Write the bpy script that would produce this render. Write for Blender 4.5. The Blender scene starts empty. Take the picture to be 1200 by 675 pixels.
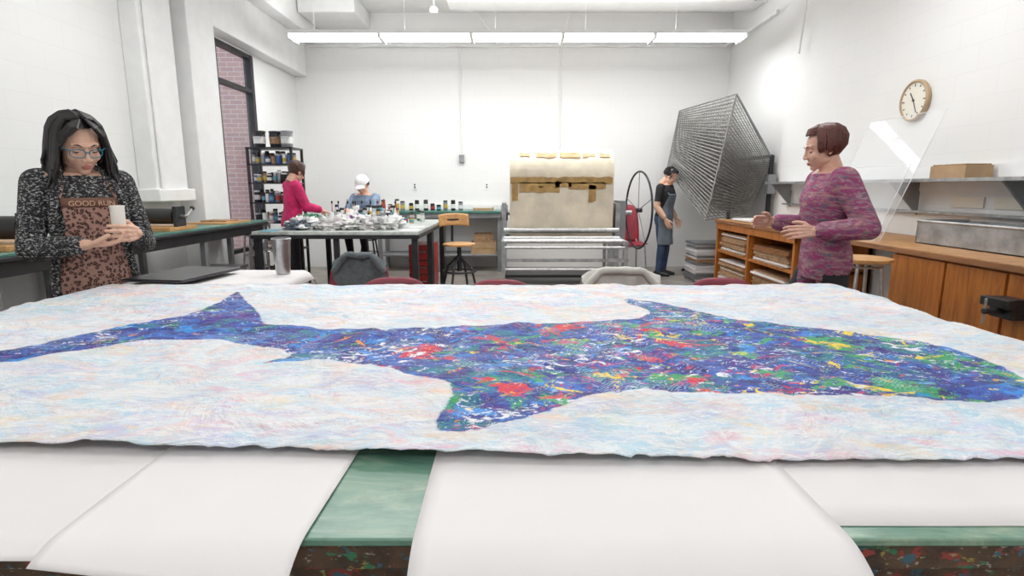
import bpy, bmesh, math, random
import numpy as np
from mathutils import Vector, Matrix, noise
random.seed(7)
R=math.radians
scene=bpy.context.scene
try:
    scene.view_settings.view_transform='Standard'
    scene.view_settings.look='None'
except Exception as e: print(e)

# ------------------------------------------------------------------ materials
class NT:
    def __init__(s,name):
        s.m=bpy.data.materials.new(name); s.m.use_nodes=True
        s.t=s.m.node_tree; s.n=s.t.nodes; s.l=s.t.links
        s.b=s.n['Principled BSDF']; s.tc=s.n.new('ShaderNodeTexCoord')
    def link(s,a,b): s.l.new(a,b)
    def mp(s,scale=(1,1,1),loc=(0,0,0),rot=(0,0,0)):
        m=s.n.new('ShaderNodeMapping'); m.inputs['Scale'].default_value=scale
        m.inputs['Location'].default_value=loc; m.inputs['Rotation'].default_value=rot
        s.link(s.tc.outputs['Object'],m.inputs['Vector']); return m.outputs[0]
    def noise(s,scale=5,detail=3,rough=.5,vec=None,dist=0):
        t=s.n.new('ShaderNodeTexNoise'); t.inputs['Scale'].default_value=scale
        t.inputs['Detail'].default_value=detail; t.inputs['Roughness'].default_value=rough
        t.inputs['Distortion'].default_value=dist
        s.link(vec if vec else s.tc.outputs['Object'],t.inputs['Vector']); return t.outputs['Fac']
    def ramp(s,fac,stops,const=False):
        r=s.n.new('ShaderNodeValToRGB'); cr=r.color_ramp
        if const: cr.interpolation='CONSTANT'
        while len(cr.elements)<len(stops): cr.elements.new(.5)
        for e,(p,c) in zip(cr.elements,stops):
            e.position=p
            if not hasattr(c,'__len__'): c=(c,c,c)
            e.color=(*c[:3],1)
        s.link(fac,r.inputs[0]); return r.outputs[0]
    def mix(s,f,a,b,mode='MIX'):
        x=s.n.new('ShaderNodeMix'); x.data_type='RGBA'; x.blend_type=mode
        for v,i in ((f,0),(a,6),(b,7)):
            if hasattr(v,'links'): s.link(v,x.inputs[i])
            elif i==0: x.inputs[0].default_value=v
            else: x.inputs[i].default_value=(*v[:3],1)
        return x.outputs[2]
    def math(s,op,a,b=0,clamp=False):
        x=s.n.new('ShaderNodeMath'); x.operation=op; x.use_clamp=clamp
        for v,i in ((a,0),(b,1)):
            if hasattr(v,'links'): s.link(v,x.inputs[i])
            else: x.inputs[i].default_value=v
        return x.outputs[0]
    def bump(s,h,strength=.3,dist=.01):
        b=s.n.new('ShaderNodeBump'); b.inputs['Strength'].default_value=strength
        b.inputs['Distance'].default_value=dist
        s.link(h,b.inputs['Height']); s.link(b.outputs[0],s.b.inputs['Normal'])
    def col(s,c):
        if hasattr(c,'links'): s.link(c,s.b.inputs['Base Color'])
        else: s.b.inputs['Base Color'].default_value=(*c[:3],1)
    def set(s,rough=.5,metal=0):
        s.b.inputs['Roughness'].default_value=rough; s.b.inputs['Metallic'].default_value=metal
        return s.m

def mat(name,c,rough=.5,metal=0,var=.12,vs=6,bump=0,bs=60,bd=.004):
    t=NT(name)
    f=t.noise(vs,4,.6)
    lo=[x*(1-var) for x in c]; hi=[min(1,x*(1+var)) for x in c]
    t.col(t.ramp(f,[(.35,lo),(.65,hi)]))
    if bump: t.bump(t.noise(bs,3),bump,bd)
    return t.set(rough,metal)

def m_wall(name,c,axis):
    t=NT(name)
    sep=t.n.new('ShaderNodeSeparateXYZ'); t.link(t.tc.outputs['Object'],sep.inputs[0])
    cmb=t.n.new('ShaderNodeCombineXYZ')
    t.link(sep.outputs[0 if axis=='y' else 1],cmb.inputs[0]); t.link(sep.outputs[2],cmb.inputs[1])
    br=t.n.new('ShaderNodeTexBrick'); t.link(cmb.outputs[0],br.inputs['Vector'])
    br.inputs['Scale'].default_value=1; br.inputs['Brick Width'].default_value=.4
    br.inputs['Row Height'].default_value=.2; br.inputs['Mortar Size'].default_value=.005
    br.inputs['Mortar Smooth'].default_value=.5
    br.inputs['Color1'].default_value=(*c,1); br.inputs['Color2'].default_value=(*[x*.99 for x in c],1)
    br.inputs['Mortar'].default_value=(*[x*.955 for x in c],1)
    f=t.noise(1.3,5,.6)
    t.col(t.mix(t.ramp(f,[(.3,0),(.7,.2)]),br.outputs['Color'],[x*.93 for x in c]))
    t.bump(br.outputs['Fac'],-.12,.004)
    return t.set(.7)
WALLC=(.855,.853,.84)
m_wallx=m_wall('painted_block_side',WALLC,'x'); m_wally=m_wall('painted_block_back',WALLC,'y')
m_white=mat('white_paint',(.85,.848,.84),.6,var=.03)
m_ceil=mat('ceiling_paint',(.86,.86,.85),.8,var=.03)
m_floor=mat('sealed_concrete',(.30,.27,.24),.35,var=.25,vs=3)
m_black=mat('black_metal',(.025,.025,.028),.4,.2,var=.2)
m_blackp=mat('black_plastic',(.02,.02,.022),.5)
m_steel=mat('brushed_steel',(.50,.50,.50),.3,.9,var=.15,vs=20)
m_galv=mat('galvanised_steel',(.40,.41,.42),.42,.7,var=.25,vs=9)
m_grey=mat('grey_metal',(.30,.31,.32),.45,.5)
m_paper=mat('white_paper',(.77,.742,.735),.75,var=.012,vs=3)
m_paper2=mat('offwhite_paper',(.74,.71,.70),.75,var=.02,vs=3)
m_card=mat('cardboard',(.45,.30,.17),.8)
m_kraft=mat('kraft_board',(.36,.22,.12),.8,var=.3,vs=20)
m_maroon=mat('maroon_plastic',(.22,.02,.04),.35)
m_red=mat('red_enamel',(.40,.02,.02),.35)
m_skin=mat('skin',(.72,.44,.32),.5,var=.06,vs=12)
m_skin2=mat('skin_light',(.66,.38,.29),.5,var=.06,vs=12)
m_lip=mat('lips',(.52,.19,.16),.45)
m_hair=mat('black_hair',(.012,.010,.010),.32,var=.4,vs=60)
m_hairr=mat('auburn_hair',(.10,.025,.018),.4,var=.4,vs=60)
m_hairb=mat('brown_hair',(.07,.03,.02),.4,var=.4,vs=60)
m_eyew=mat('eye_white',(.7,.68,.65),.3,var=.01)
m_iris=mat('dark_iris',(.03,.015,.01),.1)
m_teal=mat('teal_frames',(.01,.22,.30),.3)
m_cream=mat('cream_wax',(.85,.81,.74),.4,var=.03)
m_denim=mat('denim',(.22,.30,.42),.8,var=.25,vs=18,bump=.3,bs=50)
m_capw=mat('white_cotton',(.80,.80,.80),.8,var=.03)
m_mag=mat('magenta_knit',(.54,.010,.11),.7,var=.25,vs=14,bump=.4,bs=35,bd=.01)
m_trs=mat('dark_trousers',(.02,.02,.027),.8,var=.3,bump=.3,bs=20,bd=.01)
m_jean=mat('blue_jeans',(.05,.08,.16),.8,var=.3,bump=.3,bs=20,bd=.01)
m_tee=mat('black_tshirt',(.02,.02,.022),.8,var=.3,bump=.3,bs=20,bd=.01)
m_apr=mat('slate_apron',(.17,.20,.24),.8,var=.2,bump=.3,bs=14,bd=.01)
m_fleece=mat('grey_fleece',(.13,.15,.16),.95,var=.15,vs=40,bump=.4,bs=140,bd=.004)
m_cloth=mat('cream_cloth',(.62,.60,.56),.95,var=.06,vs=10,bump=.3,bs=120,bd=.003)
m_greent=mat('green_worktop',(.07,.20,.16),.3,var=.25,vs=4)
m_vinyl=mat('aged_vinyl_blanket',(.74,.66,.52),.4,var=.12,vs=4,bump=.25,bs=7,bd=.015)
m_tape=mat('brown_packing_tape',(.42,.26,.09),.35,var=.2,vs=12)
m_wireg=mat('rack_wire',(.27,.265,.25),.5,.35)
m_laptop=mat('laptop_black',(.035,.035,.04),.35,.3)
m_clockf=mat('clock_face',(.82,.78,.68),.4,var=.01)
m_clockr=mat('clock_rim',(.50,.36,.22),.4)
m_tabletop=mat('paint_stained_worktop',(.46,.49,.46),.3,var=.35,vs=7)
m_ink=[mat('ink_%d'%i,c,.35,var=.05) for i,c in enumerate([(.45,.05,.05),(.05,.12,.35),(.6,.42,.08),(.05,.2,.10),(.75,.75,.73),(.03,.03,.03),(.25,.08,.28),(.5,.22,.08),(.12,.35,.45)])]
m_dull=[m_blackp,m_grey,m_blackp,m_kraft,m_ink[5],m_ink[4],m_grey,m_ink[1],m_ink[7],m_black,m_ink[4]]

def glassmat(name,c,rough=.03,alpha=.12):
    t=NT(name); t.col(c); t.b.inputs['Alpha'].default_value=alpha
    return t.set(rough)
m_acr=glassmat('clear_acrylic',(.85,.88,.9),.05,.10)
m_jar=glassmat('clear_plastic_jar',(.75,.78,.8),.1,.5)
m_bin=glassmat('frosted_bin',(.6,.65,.68),.3,.55)
m_win=glassmat('window_glass',(.7,.75,.8),.02,.06)

def m_woodf(name,c1,c2,vec=(1,14,14)):
    t=NT(name); v=t.mp(vec)
    f=t.noise(2.2,6,.65,v,1.2)
    t.col(t.ramp(f,[(.3,c1),(.55,c2),(.75,[x*1.15 for x in c2])]))
    t.bump(f,.1,.003)
    return t.set(.42)
m_wood=m_woodf('orange_plywood',(.26,.075,.012),(.46,.155,.025),(9,9,1.2))
m_woodh=m_woodf('maple_ply',(.42,.19,.06),(.60,.33,.12),(2,9,9))
m_woodt=m_woodf('counter_top_ply',(.34,.15,.05),(.52,.27,.10),(2,9,9))
m_woodd=m_woodf('worn_wood_edge',(.14,.06,.022),(.30,.13,.05),(9,1.2,9))

def m_glassgreen():
    t=NT('green_glass_tabletop')
    f=t.noise(3,6,.7,t.mp((1.5,5,1)),1.0); g=t.noise(22,4,.6)
    c=t.ramp(f,[(.3,(.07,.18,.13)),(.5,(.14,.27,.20)),(.68,(.28,.38,.27))])
    t.col(t.mix(t.ramp(g,[(.55,0),(.75,.4)]),c,(.06,.13,.10)))
    return t.set(.22)
m_gg=m_glassgreen()
def m_splat():
    t=NT('paint_splattered_wood')
    c=t.ramp(t.noise(12,5,.7),[(.35,(.03,.022,.018)),(.6,(.12,.07,.04))])
    for i,(col,sc,th) in enumerate([((.30,.05,.04),23,.57),((.05,.12,.16),31,.58),((.35,.33,.28),60,.62),((.35,.28,.05),41,.64),((.04,.18,.09),17,.58)]):
        c=t.mix(t.ramp(t.noise(sc,4,.6,t.mp((1,1,1.6),(i*3.1,i*1.7,i))),[(th,0),(th+.03,1)]),c,col)
    t.col(c); return t.set(.5)
m_spl=m_splat()
def m_leopard():
    t=NT('leopard_print')
    v=t.n.new('ShaderNodeTexVoronoi'); v.inputs['Scale'].default_value=62
    t.link(t.tc.outputs['Object'],v.inputs['Vector'])
    d=t.math('ADD',v.outputs['Distance'],t.math('MULTIPLY',t.math('SUBTRACT',t.noise(170,2),.5),.55))
    c=t.ramp(d,[(0,(.24,.11,.075)),(.20,(.22,.10,.07)),(.25,(.05,.024,.02)),(.42,(.05,.024,.02)),(.48,(.38,.21,.17)),(1,(.44,.27,.21))])
    t.col(c); t.bump(t.noise(9,2),.4,.02); return t.set(.8)
m_leo=m_leopard()
def m_knit():
    t=NT('black_white_tweed_knit')
    f=t.noise(85,3,.7,t.mp((1,1,1.8)))
    t.col(t.ramp(f,[(.44,(.012,.012,.014)),(.55,(.06,.06,.065)),(.62,(.52,.52,.50))]))
    t.bump(f,.8,.01); return t.set(.95)
m_kn=m_knit()
def m_sweater():
    t=NT('patterned_multicolour_knit')
    f=t.noise(9,5,.75,t.mp((1,1,4)),1.0)
    c=t.ramp(f,[(.33,(.05,.045,.09)),(.41,(.40,.04,.15)),(.46,(.14,.07,.15)),(.50,(.48,.08,.18)),(.54,(.12,.17,.18)),(.58,(.50,.14,.22)),(.64,(.38,.27,.20))])
    c=t.mix(t.ramp(t.noise(20,3,.6,t.mp((1,1,3),(4,2,1)),.8),[(.57,0),(.62,.6)]),c,(.38,.30,.34))
    c=t.mix(t.ramp(t.noise(15,3,.6,t.mp((1,1,3.5),(8,2,1)),.8),[(.58,0),(.63,.7)]),c,(.05,.13,.16))
    t.col(c)
    t.bump(t.noise(60,2),.5,.006); return t.set(.9)
m_sw=m_sweater()
def m_brick():
    t=NT('exterior_brick')
    sep=t.n.new('ShaderNodeSeparateXYZ'); t.link(t.tc.outputs['Object'],sep.inputs[0])
    cmb=t.n.new('ShaderNodeCombineXYZ'); t.link(sep.outputs[0],cmb.inputs[0]); t.link(sep.outputs[2],cmb.inputs[1])
    br=t.n.new('ShaderNodeTexBrick'); t.link(cmb.outputs[0],br.inputs['Vector'])
    br.inputs['Scale'].default_value=1; br.inputs['Brick Width'].default_value=.22; br.inputs['Row Height'].default_value=.075
    br.inputs['Mortar Size'].default_value=.006
    br.inputs['Color1'].default_value=(.46,.30,.28,1); br.inputs['Color2'].default_value=(.39,.26,.26,1); br.inputs['Mortar'].default_value=(.55,.49,.48,1)
    t.col(br.outputs['Color']); return t.set(.8)
m_br=m_brick()
def m_emit(name,st):
    t=NT(name); t.col((.9,.9,.9))
    t.b.inputs['Emission Color'].default_value=(.985,.995,1,1); t.b.inputs['Emission Strength'].default_value=st
    return t.set(.5)
m_up=m_emit('added_uplight',7.4)  # added upward glow on the fixture tops, brightens ceiling and evens the room
m_dn=[m_emit('fluorescent_diffuser_%d'%i,s) for i,s in enumerate((19,12.5,3.6,7.5))]
def m_whale():
    t=NT('whale_print_paper')
    a=t.n.new('ShaderNodeAttribute'); a.attribute_name='wd'
    d=t.math('ADD',a.outputs['Fac'],t.math('MULTIPLY',t.math('SUBTRACT',t.noise(30,5,.7),.5),.022))
    mask=t.ramp(t.math('ADD',d,.5),[(.4995,0),(.502,1)])
    bg=(.77,.78,.79)
    st=t.ramp(t.noise(9,7,.8,t.mp((.8,2.4,1),rot=(0,0,.25)),2.2),[(.38,.1),(.54,1)])
    c=bg
    for i,(col,sc,th) in enumerate([((.38,.60,.77),1.9,.45),((.86,.50,.38),2.7,.52),((.48,.46,.72),3.3,.54),((.88,.64,.30),3.7,.56),((.34,.62,.75),4.6,.53),((.84,.42,.50),5.1,.565)]):
        n=t.ramp(t.noise(sc,6,.7,t.mp((1,1.8,1),(i*5.3,i*2.9,0),(0,0,.2*i)),1.3),[(th-.03,0),(th+.08,1)])
        f=t.math('MULTIPLY',t.math('MULTIPLY',n,st),.58)
        c=t.mix(f,c,col)
    w=t.ramp(t.noise(22,8,.82,t.mp((1,2.6,1),(4,4,0)),1.2),[(.50,0),(.57,.8)])
    c=t.mix(w,c,(.82,.825,.83))
    bgc=c
    c=t.ramp(t.noise(11,8,.76,t.mp((1,1.4,1))),[(.36,(.006,.010,.10)),(.50,(.014,.035,.30)),(.62,(.03,.16,.60))])
    sep=t.n.new('ShaderNodeSeparateXYZ'); t.link(t.tc.outputs['Object'],sep.inputs[0])
    X=sep.outputs[0]
    bias=t.math('SUBTRACT',.085,t.math('MULTIPLY',t.math('ABSOLUTE',t.math('SUBTRACT',X,.25)),.085))
    right=t.math('MULTIPLY',X,.03)
    def layer(c,col,sc,th,i,b=None,sh=.03,amt=1,str=1.3,dist=.6,det=8,ro=.74):
        n=t.noise(sc,det,ro,t.mp((1,str,1),(i*7.1,i*3.7,0),(0,0,i*.4)),dist)
        if b is not None: n=t.math('ADD',n,b)
        return t.mix(t.ramp(n,[(th,0),(th+sh,amt)]),c,col)
    c=layer(c,(.10,.015,.26),5.5,.55,1,None,.05,.75)
    c=layer(c,(.004,.21,.25),5,.535,2,right,.05,.85)
    c=layer(c,(.04,.36,.11),7,.565,3,right,.02,.95)
    c=layer(c,(.015,.27,.72),9,.57,4,None,.03,.9)
    c=layer(c,(.70,.02,.04),6.5,.635,5,bias,.02,.97)
    c=layer(c,(.62,.04,.14),13,.655,9,bias,.02,.92)
    c=layer(c,(.90,.66,.04),8.5,.61,6,right,.015,1)
    c=layer(c,(.88,.30,.03),13,.625,10,None,.015,1)
    c=layer(c,(.45,.62,.08),12,.63,14,None,.015,1)
    c=layer(c,(.008,.014,.13),24,.565,15,None,.02,.92,1.3,.6,8,.8)
    patch=t.math('MULTIPLY',t.math('SUBTRACT',t.noise(3.4,2,.5,t.mp(loc=(9,2,0))),.5),.28)
    wv=t.n.new('ShaderNodeTexWave'); wv.inputs['Scale'].default_value=30; wv.inputs['Distortion'].default_value=9; wv.inputs['Detail'].default_value=2; wv.inputs['Detail Scale'].default_value=1.2
    t.link(t.mp((1,1.6,1),(0,0,0),(0,0,.6)),wv.inputs['Vector'])
    tr=t.math('MULTIPLY',t.ramp(wv.outputs['Fac'],[(.62,0),(.8,1)]),t.ramp(t.noise(4,4,.7,t.mp(loc=(3,8,0))),[(.54,0),(.60,.6)]))
    c=t.mix(tr,c,(.36,.56,.78))
    c=layer(c,(.34,.58,.82),26,.605,7,None,.02,.85,2.0)
    c=layer(c,(.82,.82,.85),24,.60,8,patch,.012,1,1.6)
    c=layer(c,(.82,.82,.85),60,.625,12,patch,.012,.95,1)
    t.col(t.mix(mask,bgc,c))
    h=t.math('ADD',t.noise(3.2,6,.66,t.mp((1,1.5,1)),1.1),t.math('MULTIPLY',t.noise(25,5,.7),.14))
    t.bump(h,.85,.05)
    return t.set(.55)
m_wh=m_whale()

# ------------------------------------------------------------------ mesh builder
class MB:
    def __init__(s): s.v=[];s.f=[];s.fm=[];s.mats=[];s.M=Matrix.Identity(4)
    def mi(s,m):
        if m not in s.mats: s.mats.append(m)
        return s.mats.index(m)
    def add(s,vs,fs,m):
        o=len(s.v); k=s.mi(m)
        s.v+= [tuple(s.M@Vector(v)) for v in vs]
        s.f+= [[i+o for i in f] for f in fs]; s.fm+=[k]*len(fs)
    def box(s,x0,x1,y0,y1,z0,z1,m):
        vs=[(x,y,z) for x in (x0,x1) for y in (y0,y1) for z in (z0,z1)]
        s.add(vs,[(0,1,3,2),(4,6,7,5),(0,4,5,1),(2,3,7,6),(0,2,6,4),(1,5,7,3)],m)
    def obox(s,c,size,m,rot=None):
        T=Matrix.Translation(c)@(rot.to_4x4() if rot else Matrix.Identity(4))
        o=s.M; s.M=o@T; a,b,d=[x/2 for x in size]; s.box(-a,a,-b,b,-d,d,m); s.M=o
    def tube(s,pts,rad,m,n=12,close=False):
        pts=[Vector(p) for p in pts]
        if not hasattr(rad,'__len__'): rad=[rad]*len(pts)
        k=len(pts); T=[]
        for i in range(k):
            a=pts[(i-1)%k if close else max(i-1,0)]; b=pts[(i+1)%k if close else min(i+1,k-1)]
            t=(b-a); T.append(t.normalized() if t.length>1e-9 else Vector((0,0,1)))
        u=T[0].orthogonal().normalized(); vs=[]
        for i in range(k):
            u=(u-T[i]*u.dot(T[i]))
            if u.length<1e-6: u=T[i].orthogonal()
            u.normalize(); w=T[i].cross(u)
            for j in range(n):
                a=2*math.pi*j/n; vs.append(pts[i]+(u*math.cos(a)+w*math.sin(a))*rad[i])
        fs=[]
        for i in range(k if close else k-1):
            for j in range(n):
                a=i*n+j;b=i*n+(j+1)%n; i2=(i+1)%k
                fs.append((a,b,i2*n+(j+1)%n,i2*n+j))
        if not close:
            fs.append(list(range(n-1,-1,-1))); fs.append([(k-1)*n+j for j in range(n)])
        s.add(vs,fs,m)
    def cyl(s,p0,p1,r,m,r1=None,n=16): s.tube([p0,p1],[r,r if r1 is None else r1],m,n)
    def ring(s,c,Rr,r,m,ax='z',n=32,ry=None):
        ry=ry or Rr; pts=[]
        for i in range(n):
            a=2*math.pi*i/n; x,y=Rr*math.cos(a),ry*math.sin(a)
            d={'z':(x,y,0),'x':(0,x,y),'y':(x,0,y)}[ax]
            pts.append(Vector(c)+Vector(d))
        s.tube(pts,r,m,8,True)
    def ell(s,c,r,m,n=16,k=10,rot=None,keep=None,jit=0,seed=0,js=3):
        if not hasattr(r,'__len__'): r=(r,r,r)
        vs=[];fs=[]; c=Vector(c)
        dirs=[]
        for i in range(k+1):
            th=math.pi*i/k
            for j in range(n):
                ph=2*math.pi*j/n; dirs.append(Vector((math.sin(th)*math.cos(ph),math.sin(th)*math.sin(ph),math.cos(th))))
        for d in dirs:
            q=1
            if jit: q=1+jit*noise.noise(d*js+Vector((seed,seed*.7,0)))+jit*.5*noise.noise(d*js*2.7+Vector((seed,0,seed)))
            p=Vector((d.x*r[0]*q,d.y*r[1]*q,d.z*r[2]*q))
            if rot: p=rot@p
            vs.append(c+p)
        for i in range(k):
            for j in range(n):
                a=i*n+j;b=i*n+(j+1)%n;e=(i+1)*n+(j+1)%n;f=(i+1)*n+j
                if keep:
                    d=(dirs[a]+dirs[b]+dirs[e]+dirs[f])/4
                    if not keep(d): continue
                if i==0: fs.append((a,e,f))
                elif i==k-1: fs.append((a,b,f))
                else: fs.append((a,b,e,f))
        s.add(vs,fs,m)
    def lathe(s,prof,c,m,n=20):
        vs=[];fs=[]
        for r,z in prof:
            for j in range(n):
                a=2*math.pi*j/n; vs.append((c[0]+r*math.cos(a),c[1]+r*math.sin(a),c[2]+z))
        k=len(prof)
        for i in range(k-1):
            for j in range(n): fs.append((i*n+j,i*n+(j+1)%n,(i+1)*n+(j+1)%n,(i+1)*n+j))
        fs.append(list(range(n-1,-1,-1))); fs.append([(k-1)*n+j for j in range(n)])
        s.add(vs,fs,m)
    def grid(s,fn,nu,nv,m):
        vs=[fn(i/nu,j/nv) for i in range(nu+1) for j in range(nv+1)]
        w=nv+1
        s.add(vs,[(i*w+j,(i+1)*w+j,(i+1)*w+j+1,i*w+j+1) for i in range(nu) for j in range(nv)],m)
    def loft(s,secs,m,n=24):
        vs=[];fs=[]
        for (cx,cy,cz,rx,ry) in secs:
            for j in range(n):
                a=2*math.pi*j/n; c_,s_=math.cos(a),math.sin(a)
                vs.append((cx+rx*math.copysign(abs(c_)**.85,c_),cy+ry*math.copysign(abs(s_)**.85,s_),cz))
        k=len(secs)
        for i in range(k-1):
            for j in range(n): fs.append((i*n+j,i*n+(j+1)%n,(i+1)*n+(j+1)%n,(i+1)*n+j))
        fs.append(list(range(n-1,-1,-1))); fs.append([(k-1)*n+j for j in range(n)])
        s.add(vs,fs,m)
    def build(s,name,loc=(0,0,0),rz=0,parent=None,bevel=0,smooth=True,solid=0,sharp=35):
        me=bpy.data.meshes.new(name); me.from_pydata(s.v,[],s.f)
        for m in s.mats: me.materials.append(m)
        me.polygons.foreach_set('material_index',s.fm)
        bm=bmesh.new(); bm.from_mesh(me); bmesh.ops.recalc_face_normals(bm,faces=bm.faces); bm.to_mesh(me); bm.free()
        if smooth:
            me.shade_smooth(); me.set_sharp_from_angle(angle=R(sharp))
        o=bpy.data.objects.new(name,me); scene.collection.objects.link(o)
        o.location=loc; o.rotation_euler=(0,0,rz)
        if parent: o.parent=parent
        if solid:
            q=o.modifiers.new('s','SOLIDIFY'); q.thickness=solid; q.offset=0
        if bevel:
            b=o.modifiers.new('b','BEVEL'); b.width=bevel; b.segments=2; b.limit_method='ANGLE'; b.angle_limit=R(50)
        return o
def empty(name,loc=(0,0,0),rz=0):
    e=bpy.data.objects.new(name,None); scene.collection.objects.link(e); e.location=loc; e.rotation_euler=(0,0,rz); e.empty_display_size=.2
    return e
def bx(name,x0,x1,y0,y1,z0,z1,m,bevel=0):
    b=MB(); b.box(x0,x1,y0,y1,z0,z1,m); return b.build(name,bevel=bevel,smooth=False)

# ------------------------------------------------------------------ room
CZ=4.05; YB=9.4; YF=-3.0; XL=-3.5; XR=3.5
bx('floor',XL-.2,XR+.2,YF-.2,YB+.2,-.1,0,m_floor)
bx('ceiling',XL-.2,XR+.2,YF-.2,YB+.2,CZ,CZ+.1,m_ceil)
bx('wall_back',XL-.2,XR+.2,YB,YB+.15,0,CZ,m_wally)
bx('wall_front',XL-.2,XR+.2,YF-.15,YF,0,CZ,m_wally)
bx('wall_right',XR,XR+.15,YF,YB,0,CZ,m_wallx)
WY0,WY1=6.9,7.9
b=MB()
b.box(XL-.12,XL,YF,WY0,0,CZ,m_wallx); b.box(XL-.12,XL,WY1,YB,0,CZ,m_wallx)
b.box(XL-.12,XL,WY0,WY1,0,.5,m_wallx); b.box(XL-.12,XL,WY0,WY1,3.07,CZ,m_wallx)
b.build('wall_left',smooth=False)
b=MB()
for (a,c) in [(WY0,WY0+.05),(WY1-.08,WY1)]: b.box(XL-.09,XL+.005,a,c,.5,3.07,m_black)
for z in (.5,2.58,3.02): b.box(XL-.09,XL-.0,WY0,WY1,z,z+.05,m_black)
b.box(XL-.07,XL-.06,WY0+.05,WY1-.06,.55,3.02,m_win)
b.build('window_1',smooth=False)
bx('exterior_brickwork',-8.5,XL-.25,9.7,9.9,0,5,m_br)
bx('exterior_paving',-9,XL-.25,5,9.7,-.1,0,m_floor)
b=MB(); b.box(XL,XL+.17,5.28,5.80,1.28,CZ,m_white); b.box(XL,XL+.22,5.24,5.84,1.20,1.32,m_white)
b.box(XL+.17,XL+.19,5.34,5.40,1.32,CZ,m_white)
b.build('trim_1',bevel=.01)
bx('column_side',XL,XL+.25,5.93,6.45,0,CZ,m_white,.01)
bx('soffit',XL+.001,-3.3,6.46,YB-.001,3.09,CZ-.001,m_white,.01)
bx('soffit',-3.299,-3.08,6.46,YB-.001,3.62,CZ-.001,m_white,.01)
bx('trim_2',-3.07,-2.25,8.5,YB-.001,3.80,CZ-.001,m_white,.02)
bx('ceiling_beam',-.9,XR-.001,8.15,8.6,3.84,CZ-.001,m_white,.02)
b=MB(); b.tube([(3.35,7.2,3.95),(3.35,8.0,3.88),(3.3,8.1,3.86)],.035,m_grey); b.tube([(3.4,YB-.05,3.55),(3.4,7.6,3.55)],.025,m_white)
b.tube([(3.42,5.6,3.6),(3.42,6.9,3.6),(3.42,7.0,2.9)],.012,m_white); b.build('ceiling_pipe')
b=MB()
b.cyl((XL+.25,YB-.03,3.55),(XR-.02,YB-.03,3.55),.022,m_white)
b.cyl((-.83,YB-.02,3.55),(-.83,YB-.02,1.84),.012,m_white)
b.box(-.87,-.79,YB-.06,YB,1.74,1.86,m_grey)
b.cyl((.78,YB-.02,3.55),(.78,YB-.02,1.9),.012,m_white)
b.cyl((-.63,8.9,4.04),(-.2,YB-.03,3.55),.01,m_white); b.cyl((.9,8.7,4.04),(.78,YB-.03,3.55),.01,m_white)
b.build('wall_conduit')
for i,x in enumerate((-1.62,-.42)):
    b=MB(); b.box(x-.035,x+.035,YB-.012,YB,1.30,1.42,m_white); b.box(x-.012,x+.012,YB-.016,YB-.012,1.33,1.35,m_blackp); b.box(x-.012,x+.012,YB-.016,YB-.012,1.37,1.39,m_blackp); b.build('wall_outlet',smooth=False)
b=MB(); b.cyl((-1.05,8.0,CZ-.001),(-1.05,8.0,3.72),.012,m_white); b.lathe([(.02,0),(.055,.01),(.06,.04),(.045,.07)],(-1.05,8.0,3.65),m_white); b.build('smoke_detector')
for ri,(yy,zz) in enumerate(((7.7,3.25),(4.3,3.3),(1.4,3.3),(-1.4,3.3))):
    for i in range(5):
        x0=-2.87+i*1.175; b=MB()
        def diff(u,v,x0=x0,yy=yy,zz=zz):
            a=-1+2*v; return (x0+.02+u*1.135,yy+a*.17,zz-.05*math.sqrt(max(0,1-a*a*.9))+.02)
        b.grid(diff,1,8,m_dn[ri])
        b.box(x0,x0+1.175,yy-.18,yy+.18,zz+.012,zz+.06,m_white)
        b.box(x0,x0+.02,yy-.18,yy+.18,zz-.035,zz+.012,m_white); b.box(x0+1.155,x0+1.175,yy-.18,yy+.18,zz-.035,zz+.012,m_white)
        b.add([(x0+.05,yy-.12,zz+.063),(x0+1.12,yy-.12,zz+.063),(x0+1.12,yy+.12,zz+.063),(x0+.05,yy+.12,zz+.063)],[(0,1,2,3)],m_up)  # unseen glowing panel added on top of the housing to lift the ceiling
        b.cyl((x0+.3,yy,zz+.065),(x0+.3,yy,CZ-.002),.002,m_white,n=6)
        b.build('fluorescent_light')

# ------------------------------------------------------------------ big foreground print table
TZ=.878
b=MB()
TX0,TX1,TY0,TY1=-1.84,1.46,.655,2.5
b.box(TX0,TX1,TY0,TY1,TZ-.012,TZ,m_gg)
b.box(TX0+.005,TX1-.005,TY0+.006,TY1-.005,TZ-.05,TZ-.012,m_spl)
b.box(TX0+.03,TX1-.03,TY0+.03,TY1-.03,TZ-.16,TZ-.05,m_spl)
for x in (TX0+.1,-.2,TX1-.1):
    for y in (TY0+.1,TY1-.1): b.box(x-.045,x+.045,y-.045,y+.045,0,TZ-.16,m_spl)
b.box(TX0+.1,TX1-.1,TY0+.1,TY1-.1,.2,.23,m_woodd)
b.build('printmaking_table',bevel=.003)
b=MB()
b.box(-1.80,-1.15,2.54,3.04,TZ-.04,TZ,m_woodd)
for x in (-1.75,-1.21):
    for y in (2.60,2.98): b.box(x-.03,x+.03,y-.03,y+.03,0,TZ-.04,m_spl)
b.build('side_table',bevel=.003)

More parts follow.
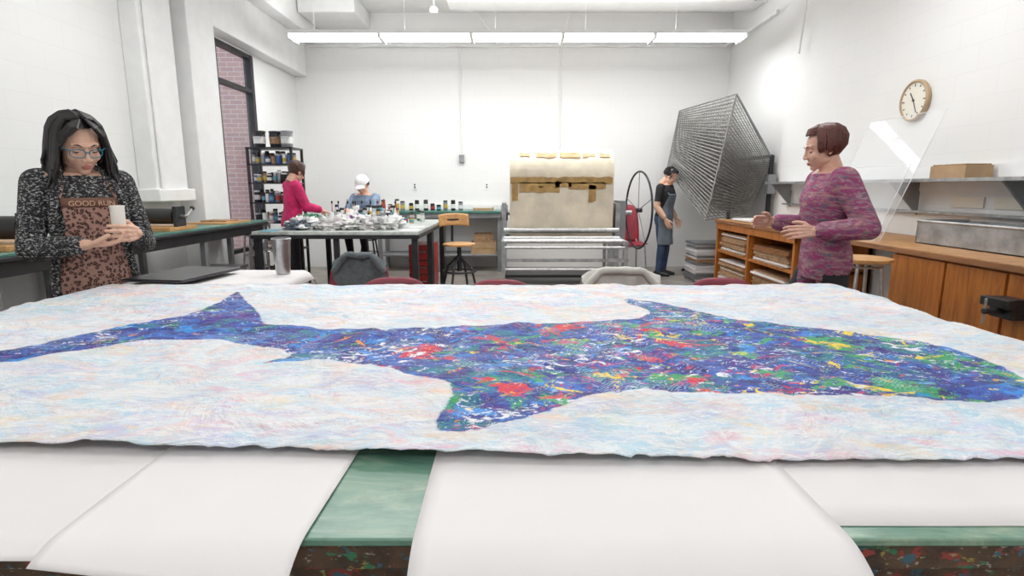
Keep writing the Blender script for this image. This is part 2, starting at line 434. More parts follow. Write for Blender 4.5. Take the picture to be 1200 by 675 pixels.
def oversheet(name,x0,x1,z,yend,m,hang=0,x0n=0,x1n=0):
    b=MB(); yf=.655
    def fn(u,v):
        x=x0+(x1-x0)*u; ye=yend(x)
        L=(1.25-ye)+hang; s=L*v; y=1.25-s
        if y>=ye: 
            q=max(0,yf+.01-y); zz=z-q*q*5.0; 
        else:
            q=yf+.01-ye; e=ye-y; zz=z-q*q*5.0-e*.93; y=ye-e*.36
        k=max(0,v-.5)*2
        return (x+(x0n*(1-u)+x1n*u)*k,y,zz+.0006*noise.noise(Vector((x*5,s*5,z*100))))
    b.grid(fn,24,70,m); return b.build(name,solid=.0006,sharp=60)
oversheet('paper_sheet',-1.83,-.56,TZ+.0015,lambda x:.622,m_paper2)
oversheet('paper_sheet',-.60,-.265,TZ+.0032,lambda x:.612-(x+.6)*.085,m_paper,0,0,-.008)
oversheet('paper_sheet',-.13,.44,TZ+.0032,lambda x:.592,m_paper,.25,.004,.006)
b=MB(); b.grid(lambda u,v:(.30+1.14*u,.682+.7*v,TZ+.0012+.0004*noise.noise(Vector((u*6,v*4,0)))),20,12,m_paper2); b.build('paper_sheet',solid=.0006,sharp=80)
b=MB()
def sp(u,v):
    x=-1.84+.74*u; y=2.44+.64*v
    e=max(0,(u-.93)/.07)**2*.05+max(0,(v-.93)/.07)**2*.04
    return (x,y,TZ+.004-e+.004*abs(noise.noise(Vector((u*4,v*4,2)))))
b.grid(sp,30,24,m_paper); b.build('paper_sheet',solid=.0008,sharp=80)

# whale print
PT=[(-1.75,1.40),(-1.381,1.441),(-1.326,1.543),(-1.27,1.669),(-1.197,1.804),(-1.135,1.92),(-1.131,2.10),(-1.175,2.34),(-1.044,2.132),(-.933,1.976),(-.801,1.746),(-.70,1.734),(-.535,1.69),(-.317,1.669),(-.108,1.712),(.112,1.768),(.283,1.793),(.413,1.80),(.499,1.90),(.42,2.14),(.544,2.10),(.627,1.99),(.688,1.815),(.828,1.746),(.969,1.70),(1.117,1.60),(1.201,1.509),(1.22,1.353),(1.20,1.237),(1.157,1.165),(1.06,1.089),(.965,1.075),(.8485,1.089),(.716,1.103),(.5437,1.118),(.37,1.143),(.261,1.153),(.163,1.118),(.085,1.044),(0,.98),(-.077,.935),(-.140,.940),(-.145,1.023),(-.126,1.113),(-.144,1.20),(-.216,1.235),(-.329,1.305),(-.451,1.355),(-.55,1.365),(-.64,1.33),(-.585,1.43),(-.631,1.475),(-.737,1.500),(-.83,1.548),(-.982,1.548),(-1.105,1.515),(-1.212,1.414),(-1.281,1.342),(-1.75,1.24)]
P=np.array(PT)
for _ in range(2):
    Q=np.roll(P,-1,0); P=np.stack([.82*P+.18*Q,.18*P+.82*Q],1).reshape(-1,2)
def sdist(X,Y):
    pts=np.stack([X,Y],1); d=np.full(len(X),1e9); ins=np.zeros(len(X),bool)
    A=P;B=np.roll(P,-1,0)
    for a,c in zip(A,B):
        e=c-a; w=pts-a; t=np.clip((w@e)/(e@e+1e-12),0,1); q=w-t[:,None]*e
        d=np.minimum(d,(q**2).sum(1))
        cond=((a[1]>pts[:,1])!=(c[1]>pts[:,1]))
        with np.errstate(divide='ignore',invalid='ignore'):
            xi=(c[0]-a[0])*(pts[:,1]-a[1])/(c[1]-a[1]+1e-15)+a[0]
        ins^= cond&(pts[:,0]<xi)
    return np.where(ins,1,-1)*np.sqrt(d)
nu,nv=400,200; vs=[]
def frontY(x):
    t=min(1,max(0,(x+.7)/.8)); y=.890*(1-t)+.846*t
    return y+.008*noise.noise(Vector((x*4,3,0)))+.006*noise.noise(Vector((x*40,7,0)))+.004*noise.noise(Vector((x*120,7,0)))
def farY(x): return 2.53+.03*noise.noise(Vector((x*2,9,0)))+.01*noise.noise(Vector((x*12,9,0)))
for i in range(nu+1):
    x=-1.87+3.37*i/nu
    y0=frontY(x); y1=farY(x)
    for j in range(nv+1):
        v=j/nv; y=y0+(y1-y0)*v
        wr=abs(noise.noise(Vector((x*3.1+.8*noise.noise(Vector((x*2,y*2,8))),y*2.3,4))))
        wr2=abs(noise.noise(Vector((x*5.1+3,y*4.3+.8*noise.noise(Vector((x*3,y*3,2))),14))))
        wr3=abs(noise.noise(Vector((x*2.2+9,y*6.3+.9*noise.noise(Vector((x*4,y*3,5))),24))))
        z=TZ+.018+.009*noise.noise(Vector((x*2.2,y*3,1)))+.003*noise.noise(Vector((x*9,y*9,5)))+.005*max(0,1-wr*7)-.004*max(0,1-wr2*8)+.004*max(0,1-wr3*9)
        z+=.007*max(0,noise.noise(Vector((x*5,1,1))))*max(0,1-v/.07)
        ed=min(x+1.87,1.50-x); z-= .012*max(0,1-ed/.07)**2
        if v>.97: z-=.02*((v-.97)/.03)**2
        vs.append((x,y,max(z,TZ+.0055) if (x<1.45 and v<.96) else z))
w=nv+1
me=bpy.data.meshes.new('whale_print'); me.from_pydata(vs,[],[(i*w+j,(i+1)*w+j,(i+1)*w+j+1,i*w+j+1) for i in range(nu) for j in range(nv)])
arr=np.array(vs); sd=sdist(arr[:,0],arr[:,1])
at=me.attributes.new('wd','FLOAT','POINT'); at.data.foreach_set('value',np.clip(sd,-.4,.4).astype(np.float32))
me.materials.append(m_wh); me.shade_smooth()
o=bpy.data.objects.new('whale_print',me); scene.collection.objects.link(o)
q=o.modifiers.new('s','SOLIDIFY'); q.thickness=.0012; q.offset=-1

b=MB(); b.box(-.155,.155,-.22,.22,0,.008,m_laptop); b.box(-.152,.152,-.217,.217,.009,.014,m_laptop); b.cyl((-.15,-.15,.008),(-.15,.15,.008),.004,m_blackp)
o=b.build('laptop',(-1.62,2.72,TZ+.024),R(-8),bevel=.003)
b=MB(); b.lathe([(.032,0),(.036,.01),(.046,.17),(.050,.185),(.046,.19),(.040,.188)],(0,0,0),m_steel,28); b.lathe([(.044,.17),(.044,.192)],(0,0,0),m_blackp,24)
b.build('steel_tumbler',(-1.20,2.88,TZ+.006))

# ------------------------------------------------------------------ chairs/stools
def shell_chair(name,x,y,rz,m,top=.82):
    b=MB()
    def seat(u,v):
        a=(u-.5)*.42; yy=-.2+.40*v
        return (a,yy,.44+.03*(2*u-1)**2+(.02*(1-v)**2))
    b.grid(seat,12,10,m)
    def back(u,v):
        a=(u-.5)*.42*(1-.12*v*v); z=.47+(top-.47)*v
        if v>.85: z-= (abs(2*u-1)**4)*.05
        return (a,-.2-.04*v-.05*v*v+.045*(2*u-1)**2,z)
    b.grid(back,12,12,m)
    ob=b
    for sx in (-1,1):
        ob.tube([(sx*.2,.2,0),(sx*.17,.17,.43),(sx*.17,-.16,.43),(sx*.2,-.22,0)],.011,m_steel,8)
        ob.tube([(sx*.17,-.14,.43),(sx*.17,-.20,.55)],.011,m_steel,8)
    ob.cyl((-.17,.1,.42),(.17,.1,.42),.011,m_steel,n=8); ob.cyl((-.17,-.1,.42),(.17,-.1,.42),.011,m_steel,n=8)
    return ob.build(name,(x,y,0),rz,solid=.006)
shell_chair('maroon_chair',-.68,2.92,R(180),m_maroon,.815)
shell_chair('maroon_chair',-.07,2.93,R(180),m_maroon,.80)
shell_chair('maroon_chair',1.22,2.93,R(180),m_maroon,.81)
m_maroon2=mat('red_stacking_chair',(.34,.03,.05),.4)
shell_chair('red_chair',1.88,8.80,R(190),m_maroon2,1.06)
def drape(name,x,y,m,zt,w,seed,L=.30,A=.022,top=.04):
    b=MB()
    def fn(u,v):
        a=(u-.5)*w; s=(v-.5)*2
        fold=math.sin(a*42+2.5*noise.noise(Vector((a*6,s*1.5,seed))))
        fold2=noise.noise(Vector((a*14+seed,s*2,seed+3)))
        z=zt-L*abs(s)**1.15-.05*abs(2*u-1)**3+top*noise.noise(Vector((a*9,0,seed+9)))*(1-abs(s))+.01*fold2
        yy=(1 if s>0 else -1)*(.026*min(1,abs(s)*6)+A*.6*fold*abs(s)**.6+.012*abs(s))+.014*fold2
        return (a+.006*fold2,yy,z)
    b.grid(fn,80,60,m)
    pts=[];rr=[]
    for i in range(16):
        t=i/15; a=(t-.5)*w*.92
        pts.append((a,-.035+.012*noise.noise(Vector((a*12,seed,0))),zt-.012-.10*max(0,abs(2*t-1)-.55)/.45*1.0+.5*top*noise.noise(Vector((a*9,0,seed+9))))); rr.append(.020+.008*noise.noise(Vector((a*20,seed,4))))
    b.tube(pts,rr,m,12)
    return b.build(name,(x,y,0),0,solid=.006,sharp=80)
shell_chair('maroon_chair',-1.02,3.45,R(180),m_maroon,.85)
drape('grey_jacket',-1.02,3.70,m_fleece,.895,.36,1,.34,.022,.03)
shell_chair('maroon_chair',.64,2.95,R(180),m_maroon,.81)
drape('cream_cloth',.64,3.215,m_cloth,.870,.46,5,.30,.022,.05)

def round_stool(name,x,y,h,r,mseat,mleg=m_steel):
    b=MB(); b.lathe([(r*.9,0),(r,.008),(r,.028),(r*.9,.034)],(0,0,h-.034),mseat,28)
    for i in range(4):
        a=R(45+90*i); b.cyl((r*.6*math.cos(a),r*.6*math.sin(a),h-.034),(r*1.15*math.cos(a),r*1.15*math.sin(a),0),.012,mleg,n=10)
    b.ring((0,0,h*.32),r*.97,.009,mleg); b.ring((0,0,h-.06),r*.66,.008,mleg); b.ring((0,0,h*.62),r*.8,.007,mleg)
    return b.build(name,(x,y,0),0)
round_stool('metal_stool',2.42,3.80,.86,.18,m_woodh)
round_stool('metal_stool',-2.98,6.60,.95,.16,m_steel,m_steel)
round_stool('metal_stool',-3.27,6.98,.80,.14,m_steel,m_steel)
round_stool('work_stool',-2.10,8.14,.64,.17,m_blackp,m_black)

b=MB()
b.lathe([(.17,0),(.2,.006),(.2,.022),(.18,.03)],(0,0,.62),m_woodh,28)
def bk(u,v):
    a=(u-.5)*.40; return (a,-.21+.05*(2*u-1)**2-.03*v,.86+.15*v-.015*(abs(2*u-1)**3))
b.grid(bk,14,6,m_woodh)
b.tube([(0,-.12,.61),(0,-.26,.66),(0,-.25,.92)],.014,m_black,8); b.tube([(-.08,-.225,.93),(.08,-.225,.93)],.012,m_black,8)
b.cyl((0,0,.62),(0,0,.30),.025,m_black)
for i in range(4):
    a=R(45+90*i); b.tube([(0,0,.5),(.16*math.cos(a),.16*math.sin(a),.36),(.25*math.cos(a),.25*math.sin(a),.012)],.013,m_black,8)
b.ring((0,0,.30),.2,.01,m_black)
b.build('wooden_drafting_chair',(-.66,6.9,0),R(205),solid=.006)

# ------------------------------------------------------------------ centre work table
b=MB(); cx0,cx1,cy0,cy1=-2.58,-.93,5.5,7.7
b.box(cx0,cx1,cy0,6.58,.868,.9,m_tabletop); b.box(cx0,cx1,6.6,cy1,.868,.9,m_tabletop)
b.box(cx0-.01,cx1+.01,cy0-.01,6.585,.83,.868,m_black); b.box(cx0-.01,cx1+.01,6.595,cy1+.01,.83,.868,m_black)
for x in (cx0+.04,cx1-.04):
    for y in (cy0+.04,6.54,6.64,cy1-.04): b.box(x-.03,x+.03,y-.03,y+.03,0,.83,m_black)
b.box(-1.78,-1.73,cy0+.01,cy0+.06,0,.83,m_black)
b.build('work_table',bevel=.003)
b=MB(); b.box(0,.30,0,.5,.08,.62,m_red)
for z in (.24,.42): b.box(-.004,.304,-.006,0,z,z+.012,m_blackp)
for z in (.16,.34,.54): b.cyl((.08,-.02,z),(.22,-.02,z),.008,m_steel,n=8)
for x in (.04,.26):
    for y in (.05,.45): b.ell((x,y,.04),.04,m_black,10,8)
b.build('red_tool_cart',(-1.30,6.95,0),bevel=.006)
def jar(b,x,y,z,r,h,m,lid,label=False):
    b.lathe([(r*.92,0),(r,.006),(r,h*.82),(r*.86,h*.86)],(x,y,z),m,14); b.lathe([(r*.95,0),(r*.95,h*.13),(r*.88,h*.15)],(x,y,z+h*.85),lid,14)
    if label: b.lathe([(r*1.02,0),(r*1.02,h*.4)],(x,y,z+h*.22),random.choice([m_ink[4],m_ink[2],m_ink[4],m_ink[8],m_ink[0]]),14)
b=MB()
cm=[m_jar,m_jar,m_jar,m_ink[4],m_grey,m_ink[8],m_capw,m_ink[5],m_ink[2],m_kraft,m_ink[3]]
for i in range(40):
    x=-2.30+(i%10)*.085+random.uniform(-.02,.02); y=6.85+(i//10)*.17+random.uniform(-.03,.03)
    jar(b,x,y,.9,.026+random.random()*.016,.08+random.random()*.14,random.choice(cm),random.choice([m_white,m_blackp,m_blackp]),random.random()<.6)
for i in range(12):
    x=-2.25+i*.075; a=random.uniform(-.05,.05); b.cyl((x,7.0,.98),(x+a,7.02,1.12+random.random()*.08),.005,random.choice([m_woodh,m_black,m_ink[1],m_ink[0]]),n=6); b.ell((x+a,7.02,1.15),(.012,.008,.02),m_black,8,6)
for i in range(8):
    jar(b,-1.35+random.uniform(-.12,.2),6.78+i*.1,.9,.03,.07+random.random()*.08,random.choice(cm),m_blackp,True)
b.build('ink_jars')
b=MB()
pm=[m_capw,m_bin,m_paper,m_apr,m_capw,m_ink[8],m_capw,m_grey,m_ink[4],m_capw,m_jar,m_jar,m_ink[6],m_ink[3],m_paper,m_ink[0]]
for i in range(52):
    x=random.uniform(-2.3,-1.3); y=random.uniform(5.75,6.60)
    s=random.uniform(.05,.11)
    b.ell((x,y,.9+s*.55),(s*1.2,s,s*.62),random.choice(pm),24,16,None,None,1.0,i*3.3,3.4)
b.build('crumpled_plastic_and_rags',sharp=25)
b=MB()
for i,(x,y,c) in enumerate([(-1.05,5.70,m_capw),(-1.05,6.15,m_paper2),(-2.45,5.65,m_ink[8])]):
    b.obox((x,y,.903),(.17,.24,.004),c,Matrix.Rotation(.1*i,3,'Z'))
b.build('scattered_prints',smooth=True)

# ------------------------------------------------------------------ left counter
b=MB(); 
b.box(-3.48,-2.75,2.9,5.22,.93,.955,m_black); b.box(-3.48,-2.76,2.92,5.20,.955,.975,m_greent)
b.box(-3.22,-2.75,5.22,6.3,.93,.955,m_black); b.box(-3.22,-2.76,5.20,6.28,.955,.975,m_greent)
b.box(-3.46,-2.80,2.95,5.2,.84,.93,m_blackp); b.box(-3.2,-2.80,5.2,6.25,.84,.93,m_blackp)
for y in (2.98,4.05,5.1): 
    for x in (-3.42,-2.84): b.box(x-.025,x+.025,y-.025,y+.025,0,.84,m_grey)
for x in (-3.17,-2.84): b.box(x-.025,x+.025,6.2,6.25,0,.84,m_grey)
b.box(-3.45,-2.82,2.95,5.2,.22,.245,m_grey); b.box(-3.2,-2.82,5.2,6.25,.22,.245,m_grey)
b.build('left_workbench',bevel=.004)
def rpress(x,y,s=1):
    b=MB(); b.M=Matrix.Scale(s,4)
    b.box(-.28,.28,-.2,.2,0,.03,m_woodh); b.cyl((-.22,0,.115),(.22,0,.115),.066,m_blackp,n=28); b.cyl((-.28,0,.115),(.31,0,.115),.014,m_steel)
    for sx in (-.25,.25): b.box(sx-.015,sx+.015,-.07,.07,.03,.20,m_black)
    b.cyl((.31,0,.115),(.31,.1,.18),.01,m_steel); b.ell((.31,.1,.18),.02,m_blackp)
    b.build('tabletop_roller_press',(x,y,.9755),0,bevel=.003)
rpress(-3.08,4.75); rpress(-3.12,3.3,1.05)
b=MB(); b.box(-.2,.2,-.25,.25,0,.014,m_woodh); b.box(-.14,.12,-.1,.15,.014,.03,m_kraft); b.build('inking_slab',(-2.99,5.7,.9755),.0)
def binn(x,y,z,m):
    b=MB()
    def ringp(w,d,zz): return [(-w,-d,zz),(w,-d,zz),(w,d,zz),(-w,d,zz)]
    vs=ringp(.15,.22,0)+ringp(.18,.25,.26)
    b.add(vs,[(0,1,2,3),(0,1,5,4),(1,2,6,5),(2,3,7,6),(3,0,4,7)],m)
    b.box(-.19,.19,-.26,.26,.26,.285,m_grey)
    for i in range(5): b.ell((random.uniform(-.08,.08),random.uniform(-.14,.14),.06+.03*i),(.05,.06,.035),random.choice(m_ink),10,8)
    b.build('storage_bin',(x,y,z),0)
for y in (3.5,4.37,4.91): binn(-3.08,y,.2455,m_bin)
binn(-3.0,5.6,.2455,m_bin)

b=MB(); sx0,sx1,sy0,sy1=-3.46,-2.86,7.40,7.80
for x in (sx0,sx1-.03):
    for y in (sy0,sy1-.03): b.box(x,x+.03,y,y+.03,0,1.85,m_black)
for z in (.12,.5,.86,1.12,1.38,1.62,1.83): b.box(sx0,sx1,sy0,sy1,z,z+.02,m_black)
for z in (.14,.52,.88,1.14,1.40,1.64):
    x=sx0+.065
    while x<sx1-.06:
        r=random.uniform(.022,.042); jar(b,x,sy0+.07+random.random()*.03,z,r,random.uniform(.09,.17),random.choice(m_dull),random.choice([m_blackp,m_capw,m_steel]),random.random()<.6)
        jar(b,x+.01,sy0+.2,z,r,random.uniform(.12,.18),random.choice(m_dull),m_blackp,True); x+=r*2+.008
b.build('ink_shelf_unit')
b=MB()
for i,(x,y) in enumerate([(-3.33,7.55),(-3.14,7.6),(-2.97,7.55)]):
    b.lathe([(.065,0),(.07,.01),(.075,.19),(.082,.195),(.082,.21),(.06,.215)],(x,y,1.851),[m_blackp,m_black,m_grey][i],20)
    b.lathe([(.076,0),(.078,.09)],(x,y,1.90),[m_ink[4],m_kraft,m_ink[4]][i],20)
    b.tube([(x-.078,y-.02,2.02),(x-.05,y-.085,1.97),(x+.05,y-.085,1.97),(x+.078,y-.02,2.02)],.004,m_steel,6)
b.build('ink_buckets')

b=MB()
b.box(-2.15,-.14,8.75,9.38,.93,.97,m_greent); b.box(-2.15,-.14,8.77,9.38,.86,.93,m_grey)
for x in (-2.1,-1.15,-.2): b.box(x-.03,x+.03,8.8,8.86,0,.86,m_grey); b.box(x-.03,x+.03,9.3,9.36,0,.86,m_grey)
b.box(-2.12,-.17,8.82,9.36,.25,.28,m_grey)
b.box(-2.15,-.14,9.34,9.39,.97,1.06,m_white)
b.build('back_counter',bevel=.004)
b=MB(); b.box(0,.40,0,.35,0,.18,m_card); b.box(.02,.38,-.002,0,.08,.10,m_tape); b.box(.05,.36,.02,.33,.182,.32,m_kraft); b.build('cardboard_box',(-.66,8.88,.281))
b=MB()
for i in range(12): jar(b,-2.05+i*.11+random.uniform(-.02,.02),8.95+random.uniform(-.05,.1),.9705,.035,.09+random.random()*.10,random.choice(m_dull),m_blackp,True)
b.build('paint_pots')
b=MB(); b.box(-.62,-.3,8.9,9.2,.9705,1.01,m_card); b.box(-.6,-.32,8.92,9.18,1.01,1.04,m_paper); b.build('paper_tray')

# ------------------------------------------------------------------ big press
b=MB(); PY=7.95
prof=[(PY-.34,.66),(PY-.36,.80),(PY-.37,1.0)]+[(PY-.37*math.copysign(abs(math.cos(t))**.8,math.cos(t)),1.43+.42*max(0,math.sin(t))**.8) for t in [math.pi*k/24 for k in range(25)]]+[(PY+.36,1.0),(PY+.30,.66)]
def drum(u,v):
    k=v*(len(prof)-1); i=min(int(k),len(prof)-2); f=k-i
    y=prof[i][0]*(1-f)+prof[i+1][0]*f; z=prof[i][1]*(1-f)+prof[i+1][1]*f
    x=-.03+1.40*u
    return (x,y+.008*noise.noise(Vector((x*5,z*4,0))),z+.006*noise.noise(Vector((x*4,z*4,4))))
b.grid(drum,30,80,m_vinyl)
for xx in (-.03,1.37):
    vs=[(xx,p[0],p[1]) for p in prof]; b.add(vs,[list(range(len(vs)))],m_vinyl)
def tape(x0,x1,z0,z1,seed):
    def fn(u,v):
        x=x0+(x1-x0)*u; z=z0+(z1-z0)*v+.03*noise.noise(Vector((x*9,v*2,seed)))*(1 if v>.5 else -.7)
        if z<1.43: y=PY-.37
        else:
            s=min(1,(z-1.43)/.42)**(1/.8); y=PY-.37*max(0,1-s*s)**.4
        if z<1.0: y=PY-.37+(1.0-z)*.06
        return (x,y-.012,z)
    b.grid(fn,30,8,m_tape)
tape(-.02,1.35,1.385,1.47,1); tape(.10,.64,1.27,1.40,2); tape(.58,.80,1.34,1.40,12); tape(.76,1.26,1.31,1.40,3); tape(1.03,1.13,1.15,1.36,7)
tape(.32,.60,1.73,1.79,4); tape(.64,.92,1.73,1.795,5); tape(.95,1.12,1.735,1.79,6); tape(1.18,1.32,1.735,1.79,8); tape(.0,.08,1.15,1.4,11); tape(.1,.24,1.74,1.785,13)
for x in (-.11,1.45):
    b.box(x-.03,x+.03,PY-.30,PY+.30,0,1.12,m_galv); b.cyl((x-.05,PY,.98),(x+.05,PY,.98),.11,m_grey)
    b.box(x-.025,x+.025,7.0,8.7,.61,.66,m_galv); b.box(x-.022,x+.022,7.0,7.05,0,.62,m_galv); b.box(x-.022,x+.022,8.65,8.7,0,.62,m_galv)
    b.box(x-.02,x+.02,7.05,PY,.18,.23,m_galv)
b.cyl((-.16,PY,.98),(1.70,PY,.98),.035,m_steel)
for i,(y,z,r) in enumerate([(7.02,.58,.018),(7.16,.645,.024),(7.32,.645,.024),(7.48,.66,.028),(7.02,.30,.016),(8.4,.64,.03),(8.6,.64,.03),(7.56,.76,.035)]):
    b.cyl((-.11,y,z),(1.45,y,z),r,m_steel)
b.box(-.14,1.48,6.99,7.02,.40,.44,m_galv); b.box(-.12,1.46,7.6,8.3,.10,.14,m_black)
b.box(1.48,1.58,7.75,8.15,.55,1.15,m_grey)
b.build('etching_press')
b=MB()
b.ring((0,0,0),.53,.014,m_black,'x',48)
for i in range(5):
    a=math.pi*2*i/5+.3; b.cyl((0,0,0),(0,.53*math.cos(a),.53*math.sin(a)),.006,m_grey,n=8)
b.cyl((-.03,0,0),(.05,0,0),.03,m_black); 
b.build('press_handwheel',(1.76,7.80,1.02),R(7))

# ------------------------------------------------------------------ wire drying rack
b=MB(); N=34
A0,A1=Vector((3.15,7.5,.98)),Vector((3.42,7.5,1.66))
B0,B1=Vector((3.25,8.9,1.0)),Vector((3.44,8.9,1.70))
C0,C1=Vector((2.45,8.95,1.62)),Vector((2.60,8.95,2.50))
D0,D1=Vector((2.60,7.5,.90)),Vector((2.90,7.5,2.52))
for i in range(N):
    t=i/(N-1); A,B_,C,D=[p.lerp(q,t) for p,q in ((A0,A1),(B0,B1),(C0,C1),(D0,D1))]
    for p,q,r in ((A,D,.0055),(D,C,.010),(C,B_,.006),(B_,A,.006)): b.cyl(p,q,r,m_wireg,n=5)
    for k in range(1,10):
        f=k/10; b.cyl(A.lerp(D,f),B_.lerp(C,f),.003,m_wireg,n=4)
    for k in range(1,8):
        f=k/8; b.cyl(A.lerp(B_,f),D.lerp(C,f),.003,m_wireg,n=4)
for p0,p1 in ((A0,A1),(B0,B1)):
    b.box(p1.x-.02,p1.x+.03,p1.y-.02,p1.y+.02,.02,1.75,m_black)
b.box(3.40,3.44,7.5,8.9,1.72,1.76,m_black); b.box(3.40,3.44,7.5,8.9,.05,.09,m_black)
b.cyl((3.42,7.5,.1),(2.75,7.5,.02),.02,m_black); b.cyl((3.42,8.9,.1),(2.75,8.9,.02),.02,m_black)
b.cyl((3.42,7.5,1.72),D1,.014,m_grey); b.cyl(D0,D1,.012,m_wireg); b.cyl(C0,C1,.012,m_wireg); b.box(3.36,3.46,7.40,7.50,1.25,1.5,m_grey)
b.build('print_drying_rack')

def stack(name,x,y,z,w,d,n,th,mats,rz=0):
    b=MB(); zz=0
    for i in range(n):
        t=th*random.uniform(.6,1.4); b.obox((random.uniform(-.015,.015),random.uniform(-.015,.015),zz+t/2),(w*random.uniform(.93,1),d*random.uniform(.93,1),t*.85),random.choice(mats),Matrix.Rotation(random.uniform(-.03,.03),3,'Z')); zz+=t
    return b.build(name,(x,y,z),rz,smooth=False)
stack('paper_stack',2.88,8.0,0,.60,.5,28,.02,[m_paper,m_kraft,m_grey,m_paper2])

# ------------------------------------------------------------------ right counter
b=MB()
FX=2.68
b.box(FX,3.48,2.0,7.38,.885,.92,m_woodd); b.box(FX+.01,3.48,2.01,7.37,.92,.924,m_woodt)
for y in (5.3,6.35,7.32): b.box(FX+.03,3.46,y,y+.04,0,.885,m_wood)
b.box(3.42,3.46,5.3,7.36,0,.885,m_wood)
for z in (.08,.50): b.box(FX+.04,3.46,5.3,7.36,z,z+.03,m_wood)
b.box(FX+.02,FX+.05,5.3,7.36,.80,.885,m_wood)
b.box(FX+.05,3.46,2.0,3.92,.05,.885,m_wood)
for y0,y1 in ((2.0,2.98),(3.0,3.42),(3.44,3.92)):
    b.box(FX+.025,FX+.05,y0,y1,.08,.87,m_wood)
b.build('wooden_counter',bevel=.004)
b=MB(); b.box(2.62,2.704,2.84,2.98,.64,.75,m_black); b.box(2.58,2.62,2.82,3.0,.70,.75,m_black); b.cyl((2.52,2.9,.68),(2.62,2.9,.68),.016,m_blackp); b.cyl((2.53,2.9,.61),(2.53,2.9,.75),.007,m_steel); b.build('bench_vise',bevel=.004)
for (y,z,n) in ((5.85,.531,9),(6.85,.531,12),(5.85,.111,16),(6.85,.111,16)):
    stack('board_stack',3.05,y,z,.66,.80,n,.019,[m_kraft,m_woodd,m_paper2,m_kraft])
stack('paper_stack',3.02,6.7,.925,.5,.7,3,.008,[m_paper,m_paper2])
stack('paper_stack',3.06,5.42,.925,.5,.42,5,.010,[m_paper,m_capw,m_paper2],.1)
b=MB()
jar(b,2.74,5.6,.925,.035,.10,m_ink[2],m_blackp); jar(b,2.76,5.78,.925,.03,.12,m_ink[3],m_capw); jar(b,2.75,5.95,.925,.03,.1,m_ink[7],m_capw)
b.build('ink_jars')
b=MB(); x0,x1,y0,y1,z0,z1=3.02,3.40,2.55,4.15,.926,1.09
t=.006
b.box(x0,x1,y0,y1,z0,z0+t,m_galv)
b.box(x0,x0+t,y0,y1,z0,z1,m_galv); b.box(x1-t,x1,y0,y1,z0,z1,m_galv); b.box(x0,x1,y0,y0+t,z0,z1,m_galv); b.box(x0,x1,y1-t,y1,z0,z1,m_galv)
b.cyl((x0,y0,z1),(x0,y1,z1),.010,m_galv,n=8); b.cyl((x0,y1,z1),(x1,y1,z1),.010,m_galv,n=8)
b.build('metal_tray')
def pane(y0,y1,xb,xt,zt,name):
    b=MB(); b.add([(xb,y0,.926),(xb,y1,.926),(xt,y1,zt),(xt,y0,zt),(xb+.006,y0,.926),(xb+.006,y1,.926),(xt+.006,y1,zt),(xt+.006,y0,zt)],
      [(0,1,2,3),(4,5,6,7),(0,1,5,4),(1,2,6,5),(2,3,7,6),(3,0,4,7)],m_acr)
    for p,q in (((xb,y0,.93),(xt,y0,zt)),((xb,y1,.93),(xt,y1,zt)),((xt,y0,zt),(xt,y1,zt))): b.cyl(p,q,.003,m_capw,n=5)
    b.build(name,smooth=False)
pane(4.22,5.1,2.80,3.18,1.90,'acrylic_sheet'); pane(4.2,4.9,2.74,2.95,1.50,'acrylic_sheet')
b=MB(); b.box(3.20,3.49,2.4,7.15,1.375,1.40,m_galv); b.box(3.47,3.49,2.4,7.15,1.30,1.50,m_white)
for y in (2.6,3.7,4.8,5.9,7.0): b.add([(3.48,y,1.1),(3.48,y+.02,1.1),(3.22,y+.02,1.375),(3.22,y,1.375),(3.48,y,1.375),(3.48,y+.02,1.375)],[(0,1,2,3),(0,3,4),(1,2,5),(0,1,5,4),(3,2,5,4)],m_grey)
b.box(3.44,3.49,2.4,7.15,1.12,1.14,m_galv)
b.build('wall_shelf')
b=MB(); b.box(0,.2,0,.34,0,.09,m_card); b.box(.01,.19,.01,.33,.09,.10,m_kraft); b.build('cork_block',(3.24,4.05,1.401))
b=MB()
for y in (3.75,4.15): b.box(3.485,3.4985,y,y+.3,1.18,1.26,m_clockf)
b.build('shelf_label')
b=MB(); b.M=Matrix.Rotation(R(-90),4,'Y')
b.lathe([(.165,0),(.172,.01),(.172,.035),(.160,.045),(.150,.040),(.150,.03)],(0,0,0),m_clockr,48)
b.lathe([(.151,.028),(.151,.031)],(0,0,0),m_clockf,48)
for i in range(12):
    a=math.pi*i/6; r=.128; b.obox((r*math.cos(a),r*math.sin(a),.033),(.026 if i%3==0 else .016,.007,.003),m_blackp,Matrix.Rotation(a,3,'Z'))
a=R(35); b.obox((.04*math.cos(a),.04*math.sin(a),.035),(.085,.009,.002),m_blackp,Matrix.Rotation(a,3,'Z'))
a=R(-155); b.obox((.055*math.cos(a),.055*math.sin(a),.037),(.12,.006,.002),m_blackp,Matrix.Rotation(a,3,'Z'))
b.cyl((0,0,.03),(0,0,.042),.008,m_blackp)
b.build('wall_clock',(3.499,5.0,2.07))

